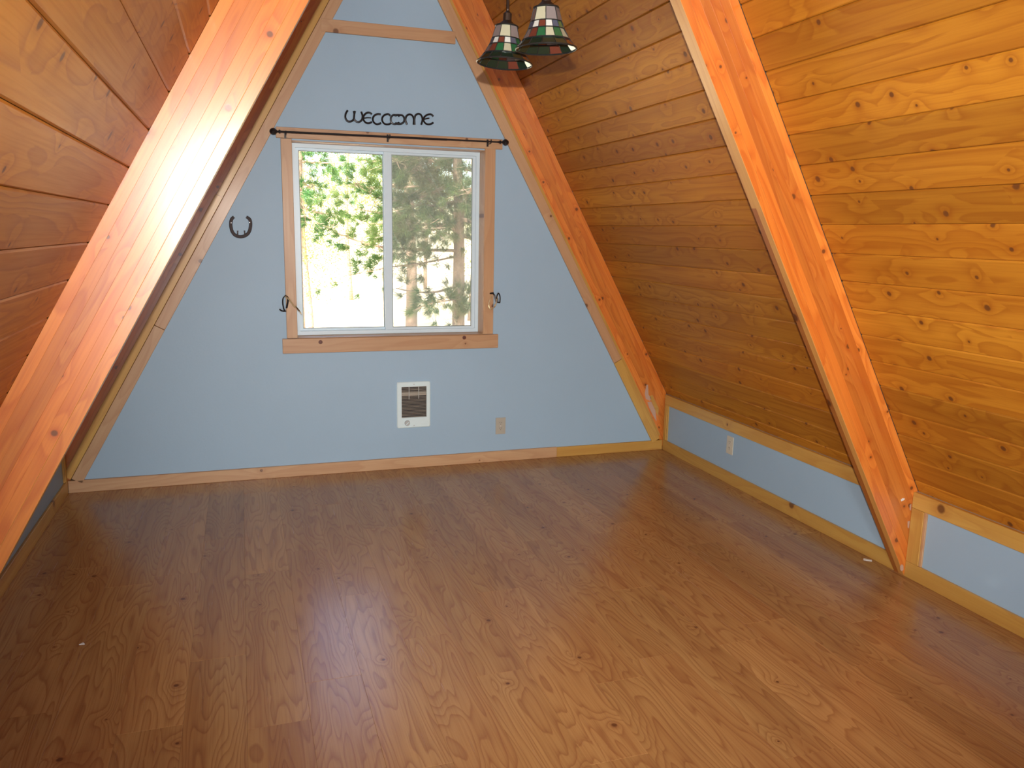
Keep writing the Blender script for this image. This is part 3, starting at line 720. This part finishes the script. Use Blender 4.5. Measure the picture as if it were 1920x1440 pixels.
# ------------------------------------------------------------ small wear: paint chips and scraps
def chip(pts, z, name, label, mat, cat='scrap'):
    b = MB(); n = len(pts); b.v = [(x, y, z) for x, y in pts]+[(x, y, z+.002) for x, y in pts]
    b.f = [tuple(range(n-1, -1, -1)), tuple(range(n, 2*n))]+[(i, (i+1) % n, (i+1) % n+n, i+n) for i in range(n)]
    o = b.obj(name, mat); tag(o, label, cat); return o
chip([(2.505, -2.115), (2.52, -2.10), (2.545, -2.128), (2.535, -2.14), (2.515, -2.127)], .0004, 'paper_scrap', 'tiny white scrap on the floor by the right baseboard', M['paper'])
chip([(-.978, -1.953), (-.966, -1.94), (-.958, -1.955)], .0004, 'paint_flake', 'tiny pale flake on the floor at the left', M['paper'])

def beam_of(word): return [o for o in bpy.data.objects if o.name.startswith('rafter_beam') and word in o.get('label', '')][0]
def patch(pts, Y, parent, mat):
    P = [at(x, y, Y) for x, y in pts]; n = len(P); b = MB()
    b.v = [tuple(p) for p in P]+[(p.x, p.y+.0018, p.z) for p in P]
    b.f = [tuple(range(n)), tuple(range(2*n-1, n-1, -1))]+[(i, i+n, (i+1) % n+n, (i+1) % n) for i in range(n)]
    o = b.obj('paint_remnant', mat, parent); return o
gb = beam_of('right edge of the blue gable'); rb = beam_of('middle of the right slope')
patch([(1212, 722), (1215, 721), (1216, 740), (1221, 746), (1219, 752), (1211, 748), (1209, 738)], .0288, gb, M['chip'])
patch([(1218, 742), (1224, 741), (1230, 755), (1235, 765), (1234, 781), (1231, 775), (1224, 758)], .0288, gb, M['trim'])
patch([(1214, 754), (1221, 753), (1229, 770), (1231, 790), (1226, 782), (1217, 764)], .0288, gb, M['chip'])
patch([(1688, 1062), (1691, 1058), (1694, 1061), (1694, 1069), (1690, 1071), (1688, 1068)], YN-.0012, rb, M['chip'])
patch([(1689, 937), (1693, 934), (1697, 935), (1695, 938), (1690, 940)], YN-.0012, rb, M['paper'])
patch([(1706, 947), (1709, 945), (1708, 957), (1706, 956)], YN-.0012, rb, M['chip'])
patch([(1702, 978), (1706, 977), (1704, 991), (1702, 989)], YN-.0012, rb, M['chip'])

# ------------------------------------------------------------ outside: ground, pines, leafy trees
G = -2.75
b = MB(); nx, ny = 26, 26
for j in range(ny+1):
    for i in range(nx+1):
        x = -50+i*6; y = .6+j*j*.22*1.0
        h = G + (.012*max(0, y-18)**1.35) + .12*math.sin(x*.7)*math.cos(y*.45)
        b.v.append((x, y, h))
for j in range(ny):
    for i in range(nx): b.f.append((j*(nx+1)+i, j*(nx+1)+i+1, (j+1)*(nx+1)+i+1, (j+1)*(nx+1)+i))
gr = b.obj('ground', M['ground'], smooth=True); tag(gr, kind='structure', label='pale sunlit meadow outside the window')
b = MB(); b.box((-60, -30, G-.3), (60, .6, G-.02)); b.obj('yard', M['ground'])['kind'] = 'structure'

def tris(name, V, mat, parent, kind='stuff'):
    V = np.asarray(V, dtype=np.float32).reshape(-1, 3); n = len(V)//3
    me = bpy.data.meshes.new(name); me.vertices.add(len(V)); me.vertices.foreach_set('co', V.ravel())
    me.loops.add(3*n); me.loops.foreach_set('vertex_index', np.arange(3*n, dtype=np.int32)); me.polygons.add(n)
    me.polygons.foreach_set('loop_start', np.arange(0, 3*n, 3, dtype=np.int32)); me.update(calc_edges=True); me.materials.append(mat)
    o = link(bpy.data.objects.new(name, me), None, parent); o['kind'] = kind; return o
def tufts(C_, D_, n=34, ln=.18, wd=.006, spread=.75):
    C_ = np.asarray(C_, float); D_ = np.asarray(D_, float); m = len(C_)
    d = rng.normal(size=(m, n, 3)); d /= np.linalg.norm(d, axis=2, keepdims=True)
    d = d*spread + D_[:, None, :]; d /= np.linalg.norm(d, axis=2, keepdims=True)
    L_ = ln*rng.uniform(.7, 1.15, (m, n, 1)); st = C_[:, None, :]+rng.normal(scale=.018, size=(m, n, 3)); tip = st+d*L_
    side = np.cross(d, rng.normal(size=(m, n, 3))); side /= np.linalg.norm(side, axis=2, keepdims=True)
    return np.stack([st-side*wd/2, st+side*wd/2, tip], axis=2).reshape(-1, 3)
def pine(label, base, H, r, zc, extent, nb, mat, extra=(), dens=1.0, lean=(0, 0), seed=1, tn=60, skip=None):
    rd = random.Random(seed); t = empty('pine_tree', base); tag(t, label, 'tree', None)
    def trunk(z):
        f = z/H; return Vector((base[0]+lean[0]*f*f+.05*math.sin(z*.9+seed), base[1]+lean[1]*f, base[2]+z))
    b = MB(); zs = [H*k/14 for k in range(15)]
    b.tube([trunk(z) for z in zs], [r*(1.25 if k == 0 else 1)*(1-.85*z/H) for k, z in enumerate(zs)], 10); b.obj('trunk', M['bark'], t, smooth=True)
    Cs, Ds = [], []
    def branch(P, r0, tips=1.0, sub=True, start=.3):
        P = smooth_path(P, 4); b = MB(); m = len(P); b.tube(P, [r0*(1-.8*i/(m-1)) for i in range(m)], 5)
        for i in range(int(m*start), m):
            dr = (P[min(i+1, m-1)]-P[max(i-1, 0)]).normalized()
            for q in range(max(1, int(round(2*dens*tips)))):
                off = Vector((rd.gauss(0, .11), rd.gauss(0, .11), rd.gauss(0, .07)))
                tip = P[i]+off*1.6
                if off.length > .08: b.tube([P[i], tip], [.005, .003], 3)
                dd = (dr*.8+off.normalized()*.7); Cs.append(tip); Ds.append(dd.normalized())
        b.obj('branch', M['bark'], t)
    for k in range(nb):
        z = zc + (H*.96-zc)*((k+.5)/nb); f = (z-zc)/(H-zc); L_ = extent*(1-.8*f)*rd.uniform(.65, 1.1); a = k*2.399+rd.uniform(-.4, .4)
        p0 = trunk(z); d = Vector((math.cos(a), math.sin(a), 0)); dz = rd.uniform(-.35, .05)*L_*.5
        branch([p0, p0+d*L_*.35+Vector((0, 0, dz*.7)), p0+d*L_*.7+Vector((0, 0, dz)), p0+d*L_+Vector((0, 0, dz*.6))], r*.28*(1-.5*f))
    for (pts, r0, tips) in extra: branch([Vector(p) for p in pts], r0, tips, start=.25)
    if Cs: tris('needles', tufts([tuple(c) for c in Cs], [tuple(d) for d in Ds], tn), mat, t)
    return t
def A(px, py, Y): return tuple(at(px, py, Y))
b1 = at(868, 640, 7.0)
ex1 = [([A(858,470,7), A(790,468,6.6), A(710,462,6.4), A(640,440,6.3), A(572,404,6.2)], .028, 2.2),
       ([A(850,345,7), A(780,372,6.7), A(722,375,6.5), A(665,345,6.4)], .026, 1.8),
       ([A(860,480,7), A(800,492,6.7), A(720,503,6.5), A(640,520,6.4)], .018, 1.3),
       ([A(862,535,7), A(815,548,6.8), A(770,546,6.7), A(742,540,6.6)], .024, .2),
       ([A(855,440,7), A(830,395,6.8), A(790,385,6.6), A(745,395,6.5)], .026, 2.0),
       ([A(850,420,7), A(820,430,6.6), A(780,430,6.4), A(740,440,6.3)], .024, 3.2),
       ([A(850,400,7), A(800,330,6.7), A(760,310,6.5), A(740,300,6.4)], .024, 2.6),
       ([A(855,330,7), A(840,315,6.8), A(800,300,6.6), A(765,290,6.5)], .024, 3.0),
       ([A(865,400,7), A(885,390,6.8), A(905,420,6.6)], .016, 2.0),
       ([A(865,560,7), A(830,565,6.6), A(795,572,6.4)], .016, 2.0),
       ([A(870,590,7), A(885,570,6.8), A(905,560,6.6)], .016, 2.4)]
base1 = (b1.x, 7.0, G); 
pine('large dark pine with a thick trunk, nearest the right pane of the window', base1, 9.5, .135, 4.2, 1.9, 40, M['needle'], ex1, dens=1.35, lean=(-.5, 0), seed=3)
b2 = at(768, 600, 11.5); pine('thinner pine trunk standing left of the large pine, further off', (b2.x, 11.5, G), 10, .16, 5.0, 1.6, 26, M['needle'], seed=5)
b3 = at(568, 520, 9); pine('slender pine at the left edge of the window view', (b3.x, 9.0, G), 7.5, .09, 4.6, 1.0, 18, M['needle_blue'], seed=8)
LEAF_LABELS = ['leftmost', 'second from the left', 'middle one', 'second from the right', 'rightmost']
def leafy(label, base, H, R, n, seed, mat='leaf', sz=.11):
    rd = np.random.default_rng(seed); t = empty('leafy_tree', base); tag(t, label, 'tree', 'pale leafy trees in the distance')
    b = MB(); b.tube([Vector(base)+Vector((0, 0, H*k/6)) + Vector((.1*math.sin(k+seed), 0, 0)) for k in range(7)], [.12*(1-.13*k) for k in range(7)], 7); b.obj('trunk', M['bark'], t, smooth=True)
    nc = 40; cc = rd.normal(size=(nc, 3)); cc /= np.linalg.norm(cc, axis=1, keepdims=True); cc *= rd.uniform(.3, 1, (nc, 1))*np.array([R, R, H*.38]); cc += np.array(base)+np.array([0, 0, H*.62])
    c = cc[rd.integers(0, nc, n)]+rd.normal(scale=.38, size=(n, 3)); d1 = rd.normal(size=(n, 3)); d1 /= np.linalg.norm(d1, axis=1, keepdims=True); d2 = np.cross(d1, rd.normal(size=(n, 3))); d2 /= np.linalg.norm(d2, axis=1, keepdims=True)
    V = np.stack([c, c+d1*sz+d2*sz*.4, c+d1*sz-d2*sz*.4], axis=1).reshape(-1, 3); tris('leaves', V, M[mat], t)
for i, (px, Y, H, R) in enumerate([(575, 24, 8, 1.5), (655, 38, 10, 1.9), (725, 27, 8.5, 1.6), (800, 42, 10, 2.2), (885, 30, 9, 1.6)]):
    p = at(px, 500, Y); leafy('distant pale leafy tree beyond the pines, %s of the five' % LEAF_LABELS[i], (p.x, Y, G+(.012*max(0, Y-18)**1.35)-.2), H, R, 5200, 20+i, sz=.075)
